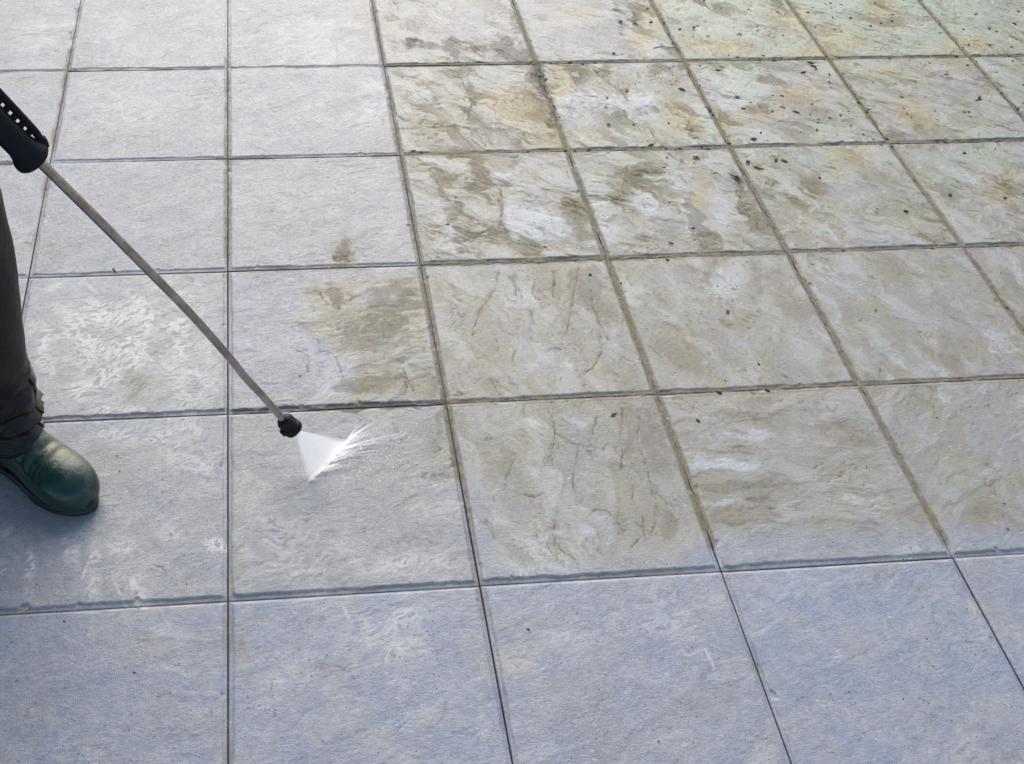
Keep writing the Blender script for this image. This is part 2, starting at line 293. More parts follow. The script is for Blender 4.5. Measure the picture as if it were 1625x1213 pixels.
SZ, GAP = .45, .0013
def slab_arrays(i, j, n):
    """height and soiling of slab (i, j) on an n x n grid"""
    rs = random.Random(i*101 + j*7919 + 5); sd_ = (i+20)*53 + (j+20)*977
    g = np.linspace(GAP, SZ-GAP, n)
    lx, ly = np.meshgrid(g, g, indexing='xy')
    X = i*SZ + lx; Y = -(j+1)*SZ + ly
    px, py = to_px(X, Y)
    th = rs.uniform(-.25, .25) + (-.9 if i >= 2 and j <= 1 else -1.25 if i >= 2 and j == 2 else .45)
    if (i, j) == (3, 3): th = .03
    if (i, j) == (2, 3): th = -1.3
    cl_ = 1.0 if i >= 2 and j <= 1 else .42 if i >= 2 else .58
    c, s = math.cos(th), math.sin(th)
    u = X*c + Y*s; v = -X*s + Y*c
    wu = u + .035*fbm(X*9, Y*9, sd_+1, 3); wv = v + .035*fbm(X*9+40, Y*9, sd_+2, 3)
    # riven face: swells, split layers, wrinkles
    big = fbm(wu*5, wv*9, sd_+3, 3)
    nlev = fbm(wu*5.0, wv*11, sd_+4, 4, .55)*3.2 + rs.random()
    fr = nlev-np.floor(nlev); amp = sst(-.25, .35, fbm(X*6, Y*6, sd_+5, 2))
    ter = (np.floor(nlev) + sst(0, .16, fr)) - nlev*.75
    edge = np.exp(-(fr/.07)**2)*amp + np.exp(-((fr-1)/.05)**2)*amp
    wr = ridged(wu*26, wv*60, sd_+6, 3)
    fine = fbm(wu*90, wv*150, sd_+7, 3)
    rough = rs.uniform(.7, 1.25)*(1.25 if (i >= 2 and j <= 1) else .85)
    H = .0012*big + .0011*ter*amp*rough*cl_ + .00040*wr*rough*cl_ + .00030*fine*(.5+.5*cl_)
    crack = polyline(px + 3*fbm(X*60, Y*60, 3, 2), py + 3*fbm(X*60+9, Y*60, 4, 2), L_CRACK, .7 + 1.3*sst(-.3, .4, fbm(X*30, Y*30, 56, 2)))
    crack *= .45 + .55*sst(-.35, .1, fbm(X*28, Y*28, 55, 2))
    halo = polyline(px + 6*fbm(X*40, Y*40, 57, 3), py + 6*fbm(X*40+9, Y*40, 58, 3), L_CRACK, 7.0)
    # soiling
    wpx = px + 16*fbm(X*22, Y*22, 11, 4); wpy = py + 12*fbm(X*22+50, Y*22, 12, 4)
    D = sst(-14, 22, inpoly(wpx, wpy, P_DIRTY)) * (.50 + .40*sst(-.4, .4, fbm(X*7, Y*7, 13, 3)))
    D = np.maximum(D, .85*sst(-8, 14, inpoly(wpx, wpy, P_HALF)))
    D = np.maximum(D, .62*sst(-34, 46, inpoly(wpx, wpy, P_SPRAYED)))
    D = np.maximum(D, .16*sst(-.1, .4, fbm(X*4.5, Y*4.5, 86, 4)) + .10*(j == 3 and i == 1))
    # the washed swathe in the upper middle
    D *= 1 - .6*sst(-10, 20, inpoly(wpx, wpy, [(612, -60), (990, -60), (1012, 95), (630, 98)]))
    D = D*(1 if j <= 1 else .92 if j == 2 else .82); Dz = D.copy(); D = np.maximum(D, blob(wpx, wpy, B_STAIN)*.8)
    cav = sst(.05, -.45, big + .35*wr + .4*fine)
    rag = fbm(wu*20, wv*34, 71, 5, .62)               # ragged outline of every deposit
    q1 = fbm(wu*5.5, wv*14, 72 + sd_ % 997, 6, .58)       # hollows (-) and raised faces (+) of the cleft
    mud = sst(.26, .60, blob(wpx, wpy, B_MUD) + .45*rag)*(.95 if j <= 1 else .85 if (i, j) == (1, 2) else .68)
    right = sst(1190, 1300, wpx)
    inv = sst(.12, .42, fbm(wu*4.5, wv*8, 31, 4))*right*Dz
    mud = np.maximum(mud, .8*inv)
    mud = np.maximum(mud*(.55 + .6*cav), edge*Dz*.45*sst(-.1, .3, fbm(X*12, Y*12, 14, 2)))
    mud = np.maximum(mud, crack*(.45 + .5*Dz)); mud = np.maximum(mud, .55*halo*Dz*sst(-.3, .3, rag))
    mud = np.maximum(mud, (.80 if j <= 1 else .6 if (i, j) == (1, 2) else .34)*Dz*sst(.08, .18, -q1 + .38*rag)*(.25+.75*sst(-.2, .3, fbm(X*5, Y*5, 73, 2))))
    mud = np.maximum(mud, .5*Dz*sst(.32, .5, fbm(wu*40, wv*70, 15, 3)))
    vg = sst(-.05, .3, fbm(X*11, Y*11, 75, 3))*sst(-.35, .2, fbm(X*50, Y*50, 76, 2))*(.35 + .65*Dz)*(Dz > .02)
    vein = (np.exp(-((q1+.04)/.022)**2) + .8*np.exp(-((q1-.17)/.018)**2)*sst(0, .3, fbm(X*9+4, Y*9, 77, 2)))*vg
    mud = np.maximum(mud, .95*np.clip(vein, 0, 1))
    q2 = fbm(wu*15, wv*22, 83 + sd_ % 991, 4, .6)       # hair-thin stains in the small creases
    mud = np.maximum(mud, .85*np.exp(-(q2/.035)**2)*sst(.12, .4, fbm(X*13+3, Y*13, 84, 3))*Dz*sst(-.3, .2, fbm(X*70, Y*70, 85, 2)))
    algae = sst(-12, 20, inpoly(wpx, wpy, P_GREEN))*(.55 + .4*sst(-.3, .4, fbm(X*8, Y*8, 16, 3)))
    algae = np.maximum(algae, .75*Dz*sst(760, 1150, wpx)*sst(-.15, .35, fbm(X*5, Y*5, 17, 3))*sst(460, 240, wpy))
    algae = np.maximum(algae, .35*blob(wpx, wpy, [(1010, 275, 60, 40, 0, 1), (1175, 245, 50, 16, 0, 1.2), (1040, 215, 30, 30, 0, 1), (700, 690, 14, 50, 0, 1.), (560, 650, 90, 6, 0, .8), (1060, 185, 50, 20, 20, .6), (30, 30, 90, 60, 0, .35)]))
    och = 1.5*blob(wpx, wpy, B_OCHRE)*sst(-.5, .15, fbm(wu*30, wv*55, 18, 4))
    pale = blob(wpx, wpy, B_PALE)*sst(-.45, .3, big + .6*fine + .3*wr)
    pale = np.maximum(pale, .75*right*Dz*sst(.0, .4, fbm(wu*5+8, wv*9, 32, 4))*sst(-.5, .2, fine+.3*wr))
    pale = sst(.18, .62, pale + .45*rag)*1.0
    pale = np.maximum(pale, .75*Dz*sst(.06, .30, q1 + .2*rag)*sst(620, 480, wpy + 40*fbm(X*3, Y*3, 74, 2)))
    pale = np.maximum(pale, .6*Dz*sst(.05, .28, q1 + .25*rag))
    pale = pale*(1-.8*np.clip(mud, 0, 1))
    wsc = sst(.16, .40, ridged(wu*38+7, wv*85, sd_+21, 4) - .1 + .2*fine)
    sc = blob(px + 8*fbm(X*30, Y*30, 19, 3), py + 8*fbm(X*30+5, Y*30, 20, 3), B_SCUFF)*wsc*1.35*(.3 + .7*sst(-.25, .15, fbm(X*15, Y*15, 79, 3)))
    sc = np.maximum(sc, .34*wsc*sst(.15, .5, fbm(X*9, Y*9, sd_+22, 3))*(1-Dz))
    sc = np.maximum(sc, .75*polyline(px + 3*fbm(X*60, Y*60, 23, 2), py + 3*fbm(X*60+9, Y*60, 24, 2), L_SCRATCH, 2.0))
    pit = np.maximum(crack*.22*(1-.4*Dz), .8*sst(.35, .6, blob(wpx, wpy, [(858, 125, 9, 24, -15, 1), (873, 170, 5, 22, -15, .9), (845, 103, 24, 4, 0, .8), (540, 646, 170, 6, -2, 1.), (1180, 340, 26, 7, 35, .5)]) + .3*rag))
    # pitched edges
    en = .0035*fbm(X*28, Y*28, sd_+8, 3)
    dl, dr, db, dt = lx, SZ-lx, ly, SZ-ly
    E = np.zeros_like(X); band = np.zeros_like(X)
    for d, wd, dp, q in ((db, .0125, .0055, 1), (dl, .0100, .0042, 2), (dr, .0100, .0042, 3), (dt, .0065, .0040, 4)):
        dp = dp*(.62 if (i < 2 and j < 2) else 1)
        ww = wd + en*(1.1 if q == 1 else .6) + .002*perlin(X*5, Y*5, sd_+q*7) + .0075*sst(.36, .6, fbm(X*26+q*3, Y*26, 81, 3))
        drop = dp*(.52*sst(ww, ww-.0032, d) + .30*np.clip(1-d/ww, 0, 1))
        E = np.maximum(E, drop); band = np.maximum(band, sst(ww+.001, ww-.003, d))
    H = H*(1-.75*band) - E
    # soil lodged along the edges where the jet has not been yet
    J = sst(-30, 10, inpoly(wpx, wpy, P_DIRTY)); J = np.maximum(J, .9*sst(-12, 12, inpoly(wpx, wpy, P_HALF)))
    J = np.maximum(J, .55*sst(480, 250, wpy)*sst(-.3, .2, fbm(X*8, Y*8, 39, 2))); J = np.maximum(J, .75*blob(wpx, wpy, [(361, 330, 9, 110, 0, 1), (362, 150, 8, 60, 0, .7), (640, 250, 60, 40, 0, 1), (655, 330, 25, 110, -8, 1), (612, 60, 25, 80, -6, 1), (690, 540, 25, 100, -8, 1), (480, 425, 120, 9, -2, .9), (100, 140, 14, 60, 8, .6), (720, 700, 20, 60, -8, .9), (600, 640, 120, 12, -2, 1)]))
    Jn = J*sst(-.55, .05, fbm(X*10, Y*10, 33, 3))
    fill = -.0016 + .0012*fbm(X*40, Y*40, 34, 3)
    take = sst(.2, .5, Jn)*sst(.0135, .008, np.minimum(np.minimum(dl, dr), np.minimum(db*.95, dt)))
    Hf = np.maximum(H, fill); mb = take*sst(-.0004, .0010, Hf-H+.0004)
    H = H + (Hf-H)*take
    mud = np.maximum(mud, mb*.72)
    mud = np.maximum(mud, band*.62*J*sst(-.6, .1, fbm(X*9, Y*9, 78, 2)))
    mud = np.maximum(mud, band*.35*sst(.05, .5, fbm(X*6, Y*6, 35, 3)))
    # far edges painted cream where the bevel catches light, left edges paler too
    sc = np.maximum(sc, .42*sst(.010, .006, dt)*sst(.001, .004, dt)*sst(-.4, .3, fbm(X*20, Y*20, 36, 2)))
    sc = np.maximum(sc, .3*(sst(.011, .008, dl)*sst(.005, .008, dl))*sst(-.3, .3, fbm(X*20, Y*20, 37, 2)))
    H -= crack*.0007; H += (.0006 + .0022*Dz*cl_*(1 if j <= 1 else .55))*(sst(-.22, .22, q1)-.5)*(1-band); H -= vein*.0007
    tone = np.full_like(X, rs.uniform(.05, .28) + (.45 if j >= 4 else .12 if j == 3 else 0)) + .16*fbm(X*4, Y*4, 38, 3)
    tone *= 1-.7*Dz
    # settle and tilt of the whole slab
    off = rs.uniform(-.0008, .0008) + (lx-SZ/2)*rs.uniform(-.003, .003) + (ly-SZ/2)*rs.uniform(-.003, .003)
    H = H + off
    cl = lambda a: np.clip(a, 0, 1)
    return lx, ly, H, (cl(D), cl(mud), cl(algae), cl(och)), (cl(sc), cl(pit), cl(tone), cl(pale))

def build_slab(i, j, n, parent):
    lx, ly, H, A, B = slab_arrays(i, j, n)
    V = np.stack([lx-SZ/2, ly-SZ/2, H], -1).reshape(-1, 3)
    idx = np.arange(n*n).reshape(n, n)
    F = np.stack([idx[:-1, :-1], idx[:-1, 1:], idx[1:, 1:], idx[1:, :-1]], -1).reshape(-1, 4)
    # sides
    rim = np.concatenate([idx[0, :-1], idx[:-1, -1], idx[-1, :0:-1], idx[:0:-1, 0]])
    low = V[rim].copy(); low[:, 2] = -.035
    k = len(rim); a = np.arange(k); b = (a+1) % k
    S = np.stack([rim[a], n*n+a, n*n+b, rim[b]], -1)
    V = np.concatenate([V, low]); F = np.concatenate([F, S])
    me = bpy.data.meshes.new("paving_slab")
    me.vertices.add(len(V)); me.vertices.foreach_set('co', V.astype(np.float32).ravel())
    me.loops.add(F.size); me.loops.foreach_set('vertex_index', F.astype(np.int32).ravel())
    me.polygons.add(len(F)); me.polygons.foreach_set('loop_start', np.arange(0, F.size, 4, dtype=np.int32))
    sm = np.ones(len(F), bool); sm[-k:] = False; me.polygons.foreach_set('use_smooth', sm)
    me.update(calc_edges=True)
    for nm, Q in (('soil', A), ('wear_edge_light', B)):
        at_ = me.attributes.new(nm, 'FLOAT_COLOR', 'POINT')
        q = np.stack([x.ravel() for x in Q], -1); q = np.concatenate([q, q[rim]])
        at_.data.foreach_set('color', q.astype(np.float32).ravel())
    o = link("paving_slab", me, M_SLAB, parent)
    o.location = ((i+.5)*SZ, -(j+.5)*SZ, 0)
    return o

# the patio: bedding sheet that reaches far out, slabs and joint filling as its parts
patio = from_data("patio", [(-60, -60, -.03), (60, -60, -.03), (60, 60, -.03), (-60, 60, -.03)], [(0, 1, 2, 3)], M_BED)
tag(patio, kind='structure')
SPECIAL = {(1, 3): "grey slab under the water jet, its far right corner still brown", (4, -1): "pale green algae covered slab strewn with dark crumbs",
           (1, 2): "half cleaned slab, its right half still brown", (2, 1): "unwashed slab with brown stains between pale raised patches"}
for j in range(-2, 7):
    for i in range(-2, 8):
        xs = np.array([i, i+1, i, i+1, i+.5])*SZ; ys = -np.array([j, j, j+1, j+1, j+.5])*SZ
        qx, qy = to_px(xs, ys)
        vis = qx.max() > -30 and qx.min() < 1655 and qy.max() > -30 and qy.min() < 1243
        o = build_slab(i, j, 201 if vis else 51, patio)
        if (i, j) in SPECIAL: o['label'] = SPECIAL[(i, j)]

def joints():
    V = []; F = []
    def strip(ax, c, lo, hi):
        n = int((hi-lo)/.006); t = np.linspace(lo, hi, n)
        x, y = (np.full(n, c), t) if ax == 'x' else (t, np.full(n, c))
        px, py = to_px(x, y)
        J = sst(-30, 15, inpoly(px, py, P_DIRTY)); J = np.maximum(J, sst(-15, 15, inpoly(px, py, P_HALF)))
        J = np.maximum(J, .7*sst(520, 300, py)*sst(320, 420, px)); J = np.maximum(J, .6*sst(450, 250, py))
        J = np.maximum(J, .85*sst(450, 300, py)); z = -.013 + .0112*J*sst(-.75, -.1, fbm(x*10, y*10, 33, 3)) + .002*fbm(x*30, y*30, 41, 3)
        b = len(V)
        for k in range(n):
            for s in (-.004, .004):
                V.append((x[k]+s, y[k], z[k]) if ax == 'x' else (x[k], y[k]+s, z[k]-.0004))
        for k in range(n-1): F.append((b+2*k, b+2*k+1, b+2*k+3, b+2*k+2) if ax == 'y' else (b+2*k, b+2*k+2, b+2*k+3, b+2*k+1)[::-1])
    for i in range(-2, 9): strip('x', i*SZ, -7*SZ, 2*SZ)
    for j in range(-2, 8): strip('y', -j*SZ, -2*SZ, 8*SZ)
    return from_data("joint_filling", V, F, M_SOIL, patio)
joints()

# coarser paving beyond the detailed slabs (outside the photograph)
def outer():
    mb = MB()
    for j in range(-14, 20):
        for i in range(-16, 22):
            if -2 <= i <= 7 and -2 <= j <= 6: continue
            x0, x1, y0, y1 = i*SZ+.0015, (i+1)*SZ-.0015, -(j+1)*SZ+.0015, -j*SZ-.0015; c = .008
            V = [(x0, y0, -.028), (x1, y0, -.028), (x1, y1, -.028), (x0, y1, -.028), (x0, y0, -.004), (x1, y0, -.004), (x1, y1, -.004), (x0, y1, -.004), (x0+c, y0+c, 0), (x1-c, y0+c, 0), (x1-c, y1-c, 0), (x0+c, y1-c, 0)]
            mb.add((V, [(a, (a+1) % 4, 4+(a+1) % 4, 4+a) for a in range(4)] + [(4+a, 4+(a+1) % 4, 8+(a+1) % 4, 8+a) for a in range(4)] + [(8, 9, 10, 11)]))
    o = mb.build("outer_paving", M_SLAB, None, False)
    for nm in ('soil', 'wear_edge_light'):
        q = o.data.attributes.new(nm, 'FLOAT_COLOR', 'POINT'); q.data.foreach_set('color', np.zeros(4*len(mb.V), np.float32))
    tag(o, kind='structure')
outer()

# ------------------------------------------------------------------ object materials
def simple_mat(name, c1, c2, scale, rough, metal=0.0, bump=0.0, bscale=None, spec=.5, coat=0.0):
    m, nt, p = new_mat(name); tc = N(nt, 'ShaderNodeTexCoord'); co = tc.outputs['Object']
    n1 = noise(nt, co, scale, 4, .6)
    nt.links.new(mixc(nt, ramp(nt, n1, .35, .65), c1, c2), p.inputs['Base Color'])
    nt.links.new(ramp(nt, n1, .3, .7, rough*.85, rough*1.2), p.inputs['Roughness'])
    p.inputs['Metallic'].default_value = metal; p.inputs['Specular IOR Level'].default_value = spec; p.inputs['Coat Weight'].default_value = coat
    p.inputs['Coat Roughness'].default_value = .08
    if bump:
        b = N(nt, 'ShaderNodeBump'); b.inputs['Distance'].default_value = bump
        nt.links.new(noise(nt, co, bscale or scale*6, 4, .6), b.inputs['Height']); nt.links.new(b.outputs[0], p.inputs['Normal'])
    return m
M_STEEL = simple_mat("worn_lance_steel", (.36, .30, .25), (.54, .46, .385), 30, .20, .95, .0004, 160)
M_BLACK = simple_mat("black_plastic", (.005, .005, .009), (.009, .009, .014), 40, .55, 0, .0004, 300, .22)
M_NOZZ = simple_mat("wet_black_nozzle", (.006, .005, .005), (.018, .015, .012), 60, .45, 0, .0006, 150, .25)
M_SOLE = simple_mat("black_rubber_sole", (.008, .010, .010), (.022, .024, .022), 50, .32, 0, .0004, 200)
M_SKIN = simple_mat("skin", (.42, .26, .19), (.50, .32, .24), 25, .5)
M_JACK = simple_mat("navy_jacket", (.012, .016, .03), (.02, .025, .045), 14, .6, 0, .001, 120)
M_HAT = simple_mat("grey_wool", (.05, .05, .055), (.08, .08, .085), 60, .9, 0, .002, 200)
M_SNAP = simple_mat("snap_metal", (.5, .46, .4), (.6, .56, .5), 80, .3, 1.0)
M_RESIN = simple_mat("dark_leaf_litter", (.03, .023, .015), (.10, .07, .04), 90, .7, 0, .001, 200)
M_LEAF = simple_mat("dry_ochre_leaf", (.42, .25, .09), (.60, .40, .19), 90, .55, 0, .0008, 220)

def boot_mat():
    m, nt, p = new_mat("wet_green_rubber"); p.inputs['Coat Weight'].default_value = .15; p.inputs['Coat Roughness'].default_value = .06; tc = N(nt, 'ShaderNodeTexCoord'); co = tc.outputs['Object']; L = nt.links
    n1 = noise(nt, co, 22, 5, .62, .7); n2 = noise(nt, co, 70, 5, .65, .4); n3 = noise(nt, co, 260, 2, .5)
    base = mixc(nt, n1, (.005, .030, .025), (.012, .044, .030))
    sx = N(nt, 'ShaderNodeSeparateXYZ'); L.new(co, sx.inputs[0])
    # mud film dried on the upper and the outer side of the toe
    f = mth(nt, 'ADD', mth(nt, 'MULTIPLY', sx.outputs['Y'], 9.0), mth(nt, 'MULTIPLY', n1, 1.5))
    f = mth(nt, 'ADD', f, mth(nt, 'MULTIPLY', sx.outputs['Z'], 4.0))
    film = mth(nt, 'MULTIPLY', ramp(nt, f, .80, 1.30), ramp(nt, n2, .3, .6, .3, 1.0))
    c = mixc(nt, mth(nt, 'MULTIPLY', film, .85), base, mixc(nt, n2, (.050, .070, .036), (.135, .122, .066)))
    vor = N(nt, 'ShaderNodeTexVoronoi'); vor.inputs['Scale'].default_value = 45; L.new(co, vor.inputs['Vector'])
    L.new(mixc(nt, mth(nt, 'MULTIPLY', mth(nt, 'LESS_THAN', vor.outputs['Distance'], .09), film), c, (.01, .01, .01)), p.inputs['Base Color'])
    L.new(mth(nt, 'ADD', ramp(nt, n2, .3, .7, .10, .22), mth(nt, 'MULTIPLY', film, .25)), p.inputs['Roughness'])
    b = N(nt, 'ShaderNodeBump'); b.inputs['Distance'].default_value = .0012; L.new(mth(nt, 'ADD', n2, mth(nt, 'MULTIPLY', n3, .25)), b.inputs['Height']); L.new(b.outputs[0], p.inputs['Normal'])
    return m
M_BOOT = boot_mat()
def trouser_mat():
    m, nt, p = new_mat("wet_waterproof_cloth"); tc = N(nt, 'ShaderNodeTexCoord'); co = tc.outputs['Object']; L = nt.links
    n1 = noise(nt, co, 9, 5, .6, .5); n2 = noise(nt, co, 420, 2, .5)
    sx = N(nt, 'ShaderNodeSeparateXYZ'); L.new(co, sx.inputs[0])
    L.new(mixc(nt, ramp(nt, n1, .35, .7), (.007, .007, .008), (.026, .023, .017)), p.inputs['Base Color']); p.inputs['Specular IOR Level'].default_value = .3
    wet = ramp(nt, sx.outputs['Z'], .32, .16)
    L.new(mth(nt, 'SUBTRACT', .58, mth(nt, 'MULTIPLY', wet, .28)), p.inputs['Roughness'])
    b = N(nt, 'ShaderNodeBump'); b.inputs['Distance'].default_value = .0008; L.new(mth(nt, 'ADD', n2, mth(nt, 'MULTIPLY', noise(nt, co, 45, 4), 3.0)), b.inputs['Height']); L.new(b.outputs[0], p.inputs['Normal'])
    return m
M_TROU = trouser_mat()

# ------------------------------------------------------------------ pressure washer lance
LP = [(68, 262, .727), (168, 361, .578), (240, 434, .466), (302, 497.5, .368), (361, 564, .270), (388.5, 598, .222), (418, 630, .170), (448, 664.5, .118), (456, 672, .104)]
A_, B_ = at(*LP[0]), at(*LP[-1]); lp = []
for q in LP:                                          # nearly straight tube: each sighted point lies beside the chord
    d = Vector(ray(q[0], q[1])); c = (B_-A_).normalized(); o_ = Vector(CPOS); w0 = o_ - A_
    bb = d.dot(c); t = (bb*c.dot(w0) - d.dot(w0))/(1-bb*bb); lp.append(o_ + d*t)
top = (lp[0]-lp[2]).normalized()                     # direction from the tube up towards the hands
lance = empty("pressure_washer_lance", lp[-1])
tag(lance, "long thin grey metal spray lance with black slotted handle and black nozzle", "spray lance")
def child(o, parent):
    o.parent = parent; o.matrix_parent_inverse = Matrix.Translation(-Vector(parent.location)); return o
pts = catmull([lp[0] + top*.09] + lp, 8)
V, F = loft(tube(pts, [.0078 - .0009*k/len(pts) for k in range(len(pts))], 20))
child(from_data("tube", V, F, M_STEEL), lance)
# nozzle: collar, hexagonal nut, tip
nd = (at(520, 732) - lp[-1]).normalized(); n0 = lp[-1] - nd*.014
mb = MB()
prof = [(-.004, .009), (0, .0135), (.004, .0165), (.012, .0175), (.020, .0172), (.0225, .0155), (.0235, .0185), (.031, .0195), (.036, .0188), (.0385, .015), (.040, .010), (.0405, .004)]
rg = lathe(n0, nd, prof, 30)
for a, r_ in enumerate(rg):
    if 2 <= a <= 4:
        ctr = n0 + nd*prof[a][0]
        for k in range(30):
            ang = (k % 5 - 2)*2*math.pi/30; r_[k] = ctr + (r_[k]-ctr)*(math.cos(math.pi/6)/math.cos(ang)*1.06)
mb.add(loft(rg))
nozzle = child(mb.build("nozzle", M_NOZZ), lance)
side = nd.cross(Vector(-ray(458, 675))).normalized()
if (Vector(ROT @ np.array([1, 0, 0]))).dot(side) > 0: side = -side
lug = lathe(n0 + nd*.022 + side*.012, side, [(-.002, .0075), (.006, .0085), (.0095, .0078), (.011, .005)], 16)
V, F = loft(lug); lg = from_data("nozzle_lug", V, F, M_NOZZ, nozzle)
# handle sleeve with a slotted rail
cam_dir = Vector(-ray(40, 220))
rl = top.cross(cam_dir).normalized()                  # across the lance as the camera sees it
if rl.dot(Vector(ROT @ np.array([1, 0, 0]))) < 0: rl = -rl
h0 = lp[0] + top*.016
ctr_off = -rl*.0035
prof = [(-.004, .012), (-.0035, .0275), (0, .0315), (.006, .0325), (.012, .0310), (.020, .0262), (.030, .0238), (.06, .0235), (.10, .0245), (.15, .025), (.20, .0245), (.26, .024), (.30, .022), (.31, .012)]
V, F = loft(lathe(h0 + ctr_off, top, [(s_, r_*.86) for s_, r_ in prof], 36)); child(from_data("handle_sleeve", V, F, M_BLACK), lance)
mb = MB()
r0 = h0 + rl*.0205
rail = [r0 + top*s + rl*q for s, q in ((.002, -.002), (.008, .001), (.018, .0035), (.03, .0055), (.06, .0065), (.12, .0075), (.2, .0075), (.27, .005), (.29, -.006))]
rr = catmull(rail, 5); rad = [.0085 if k < 10 else .0058 for k in range(len(rr))]
rad[0] = .006; rad[1] = .0085
mb.add(loft(tube(rr, rad, 16)))
for k in range(17):                                   # webs between rail and sleeve leave the slots open
    s = .034 + k*.0155; c0 = h0 + top*s + rl*.012; c1 = h0 + top*s + rl*.026
    mb.add(loft(tube([c0, c1], [.0056, .0050], 10)))
rail_o = child(mb.build("handle_rail", M_BLACK), lance)
# pistol grip, trigger and hose tail beyond the frame
g0 = h0 + top*.30; gd = (Vector((-.35, -.05, -.93))).normalized()
V, F = loft(tube(catmull([g0 - top*.02, g0 + top*.03, g0 + top*.05 + gd*.06, g0 + top*.045 + gd*.13], 6), [.022]*18 + [.018], 18)); child(from_data("pistol_grip", V, F, M_BLACK), lance)
V, F = loft(tube(catmull([g0 + gd*.022 + top*.012, g0 + gd*.06 - top*.0, g0 + gd*.085 + top*.008], 5), .0055, 10)); child(from_data("trigger", V, F, M_NOZZ), lance)
hose_s = g0 + top*.045 + gd*.13
V, F = loft(tube(catmull([hose_s, hose_s + gd*.12, Vector((-.15, -1.42, .42)), Vector((-.36, -1.15, .07)), Vector((-.7, -1.0, .012)), Vector((-1.3, -1.25, .012)), Vector((-2.2, -1.0, .012))], 8), .009, 12))
child(from_data("hose", V, F, M_BLACK), lance)

# ------------------------------------------------------------------ water
def water_mat(name, a, em=0.0):
    m, nt, p = new_mat(name); L = nt.links
    p.inputs['Base Color'].default_value = (.88, .88, .90, 1); p.inputs['Roughness'].default_value = .6
    p.inputs['Specular IOR Level'].default_value = .25
    at_ = N(nt, 'ShaderNodeAttribute', attribute_name='veil')
    L.new(mth(nt, 'MULTIPLY', at_.outputs['Fac'], a), p.inputs['Alpha'])
    p.inputs['Subsurface Weight'].default_value = 0.0
    tr = N(nt, 'ShaderNodeBsdfTranslucent'); tr.inputs['Color'].default_value = (.67, .645, .615, 1)
    df = N(nt, 'ShaderNodeBsdfDiffuse'); df.inputs['Color'].default_value = (.67, .645, .615, 1)
    tp_ = N(nt, 'ShaderNodeBsdfTransparent'); mx = N(nt, 'ShaderNodeAddShader'); m2 = N(nt, 'ShaderNodeMixShader')
    L.new(df.outputs[0], mx.inputs[0]); L.new(tr.outputs[0], mx.inputs[1])
    L.new(mth(nt, 'MULTIPLY', at_.outputs['Fac'], a), m2.inputs[0]); L.new(tp_.outputs[0], m2.inputs[1]); L.new(mx.outputs[0], m2.inputs[2])
    L.new(m2.outputs[0], nt.nodes['Material Output'].inputs['Surface'])
    return m
M_FAN = water_mat("atomised_water_fan", 1.0); M_SPL = water_mat("splashing_water", 1.0)
def dens(o, vals):
    a = o.data.attributes.new('veil', 'FLOAT', 'POINT'); a.data.foreach_set('value', np.asarray(vals, np.float32))
apex = n0 + nd*.040
gl, gr = at(489, 766, .001), at(551, 699, .001)
spray = empty("water_spray", (gl+gr)/2); spray.location.z = 0
tag(spray, "white fan of high pressure water jetting from the lance nozzle onto the slab", "water spray")
nu, nv = 48, 40; V = []; D_ = []; F = []
axis_w = (gr-gl).normalized(); thick = axis_w.cross(nd).normalized()
rng = np.random.RandomState(3)
for sgn in (1, -1):
    b = len(V)
    for a in range(nv+1):
        t = a/nv
        for k in range(nu+1):
            q = k/nu
            e0 = apex - axis_w*.0045; e1 = apex + axis_w*.0045
            p0 = e0.lerp(e1, q); p1 = (gl - axis_w*.006).lerp(gr + axis_w*.006, q)
            p = p0.lerp(p1, t) + thick*sgn*(.0012 + .004*t)*math.sin(math.pi*min(max(q, .02), .98))**.5
            V.append(p)
            ed = min(q, 1-q); e = float(sst(0, .15, ed)); st = .97 + .10*float(perlin(np.array([q*46.]), np.array([t*1.2]), 5)[0])
            D_.append(min(1, max(0, e*st*(.90 - .10*t))) * float(sst(1.02, .93, t)*.5 + .5))
    for a in range(nv):
        for k in range(nu):
            i0 = b + a*(nu+1)+k; f = (i0, i0+1, i0+nu+2, i0+nu+1); F.append(f if sgn > 0 else f[::-1])
fan = child(from_data("spray_fan", V, F, M_FAN), spray); dens(fan, [d*.70 for d in D_])
# foaming line where the fan strikes the slab
V = []; F = []; D_ = []
n = 90; ring = 10
fw = Vector((.80, -.20, 0)).normalized()
for a in range(n+1):
    q = a/n; c = gl.lerp(gr, q); r_ = (.0042 + .0016*float(perlin(np.array([q*18.]), np.array([2.2]), 8)[0]))*(math.sin(math.pi*min(max(q, .02), .98))**.35)
    for k in range(ring):
        an = 2*math.pi*k/ring
        V.append(c + Vector((fw.x, fw.y, 0))*(math.cos(an)*r_*1.5) + Vector((0, 0, 1))*max(0.0006, math.sin(an)*r_*1.0)); D_.append(.6 if .03 < q < .97 else .2)
for a in range(n):
    for k in range(ring): F.append((a*ring+k, a*ring+(k+1) % ring, (a+1)*ring+(k+1) % ring, (a+1)*ring+k))
foam = child(from_data("foam_line", V, F, M_SPL), spray); dens(foam, D_)
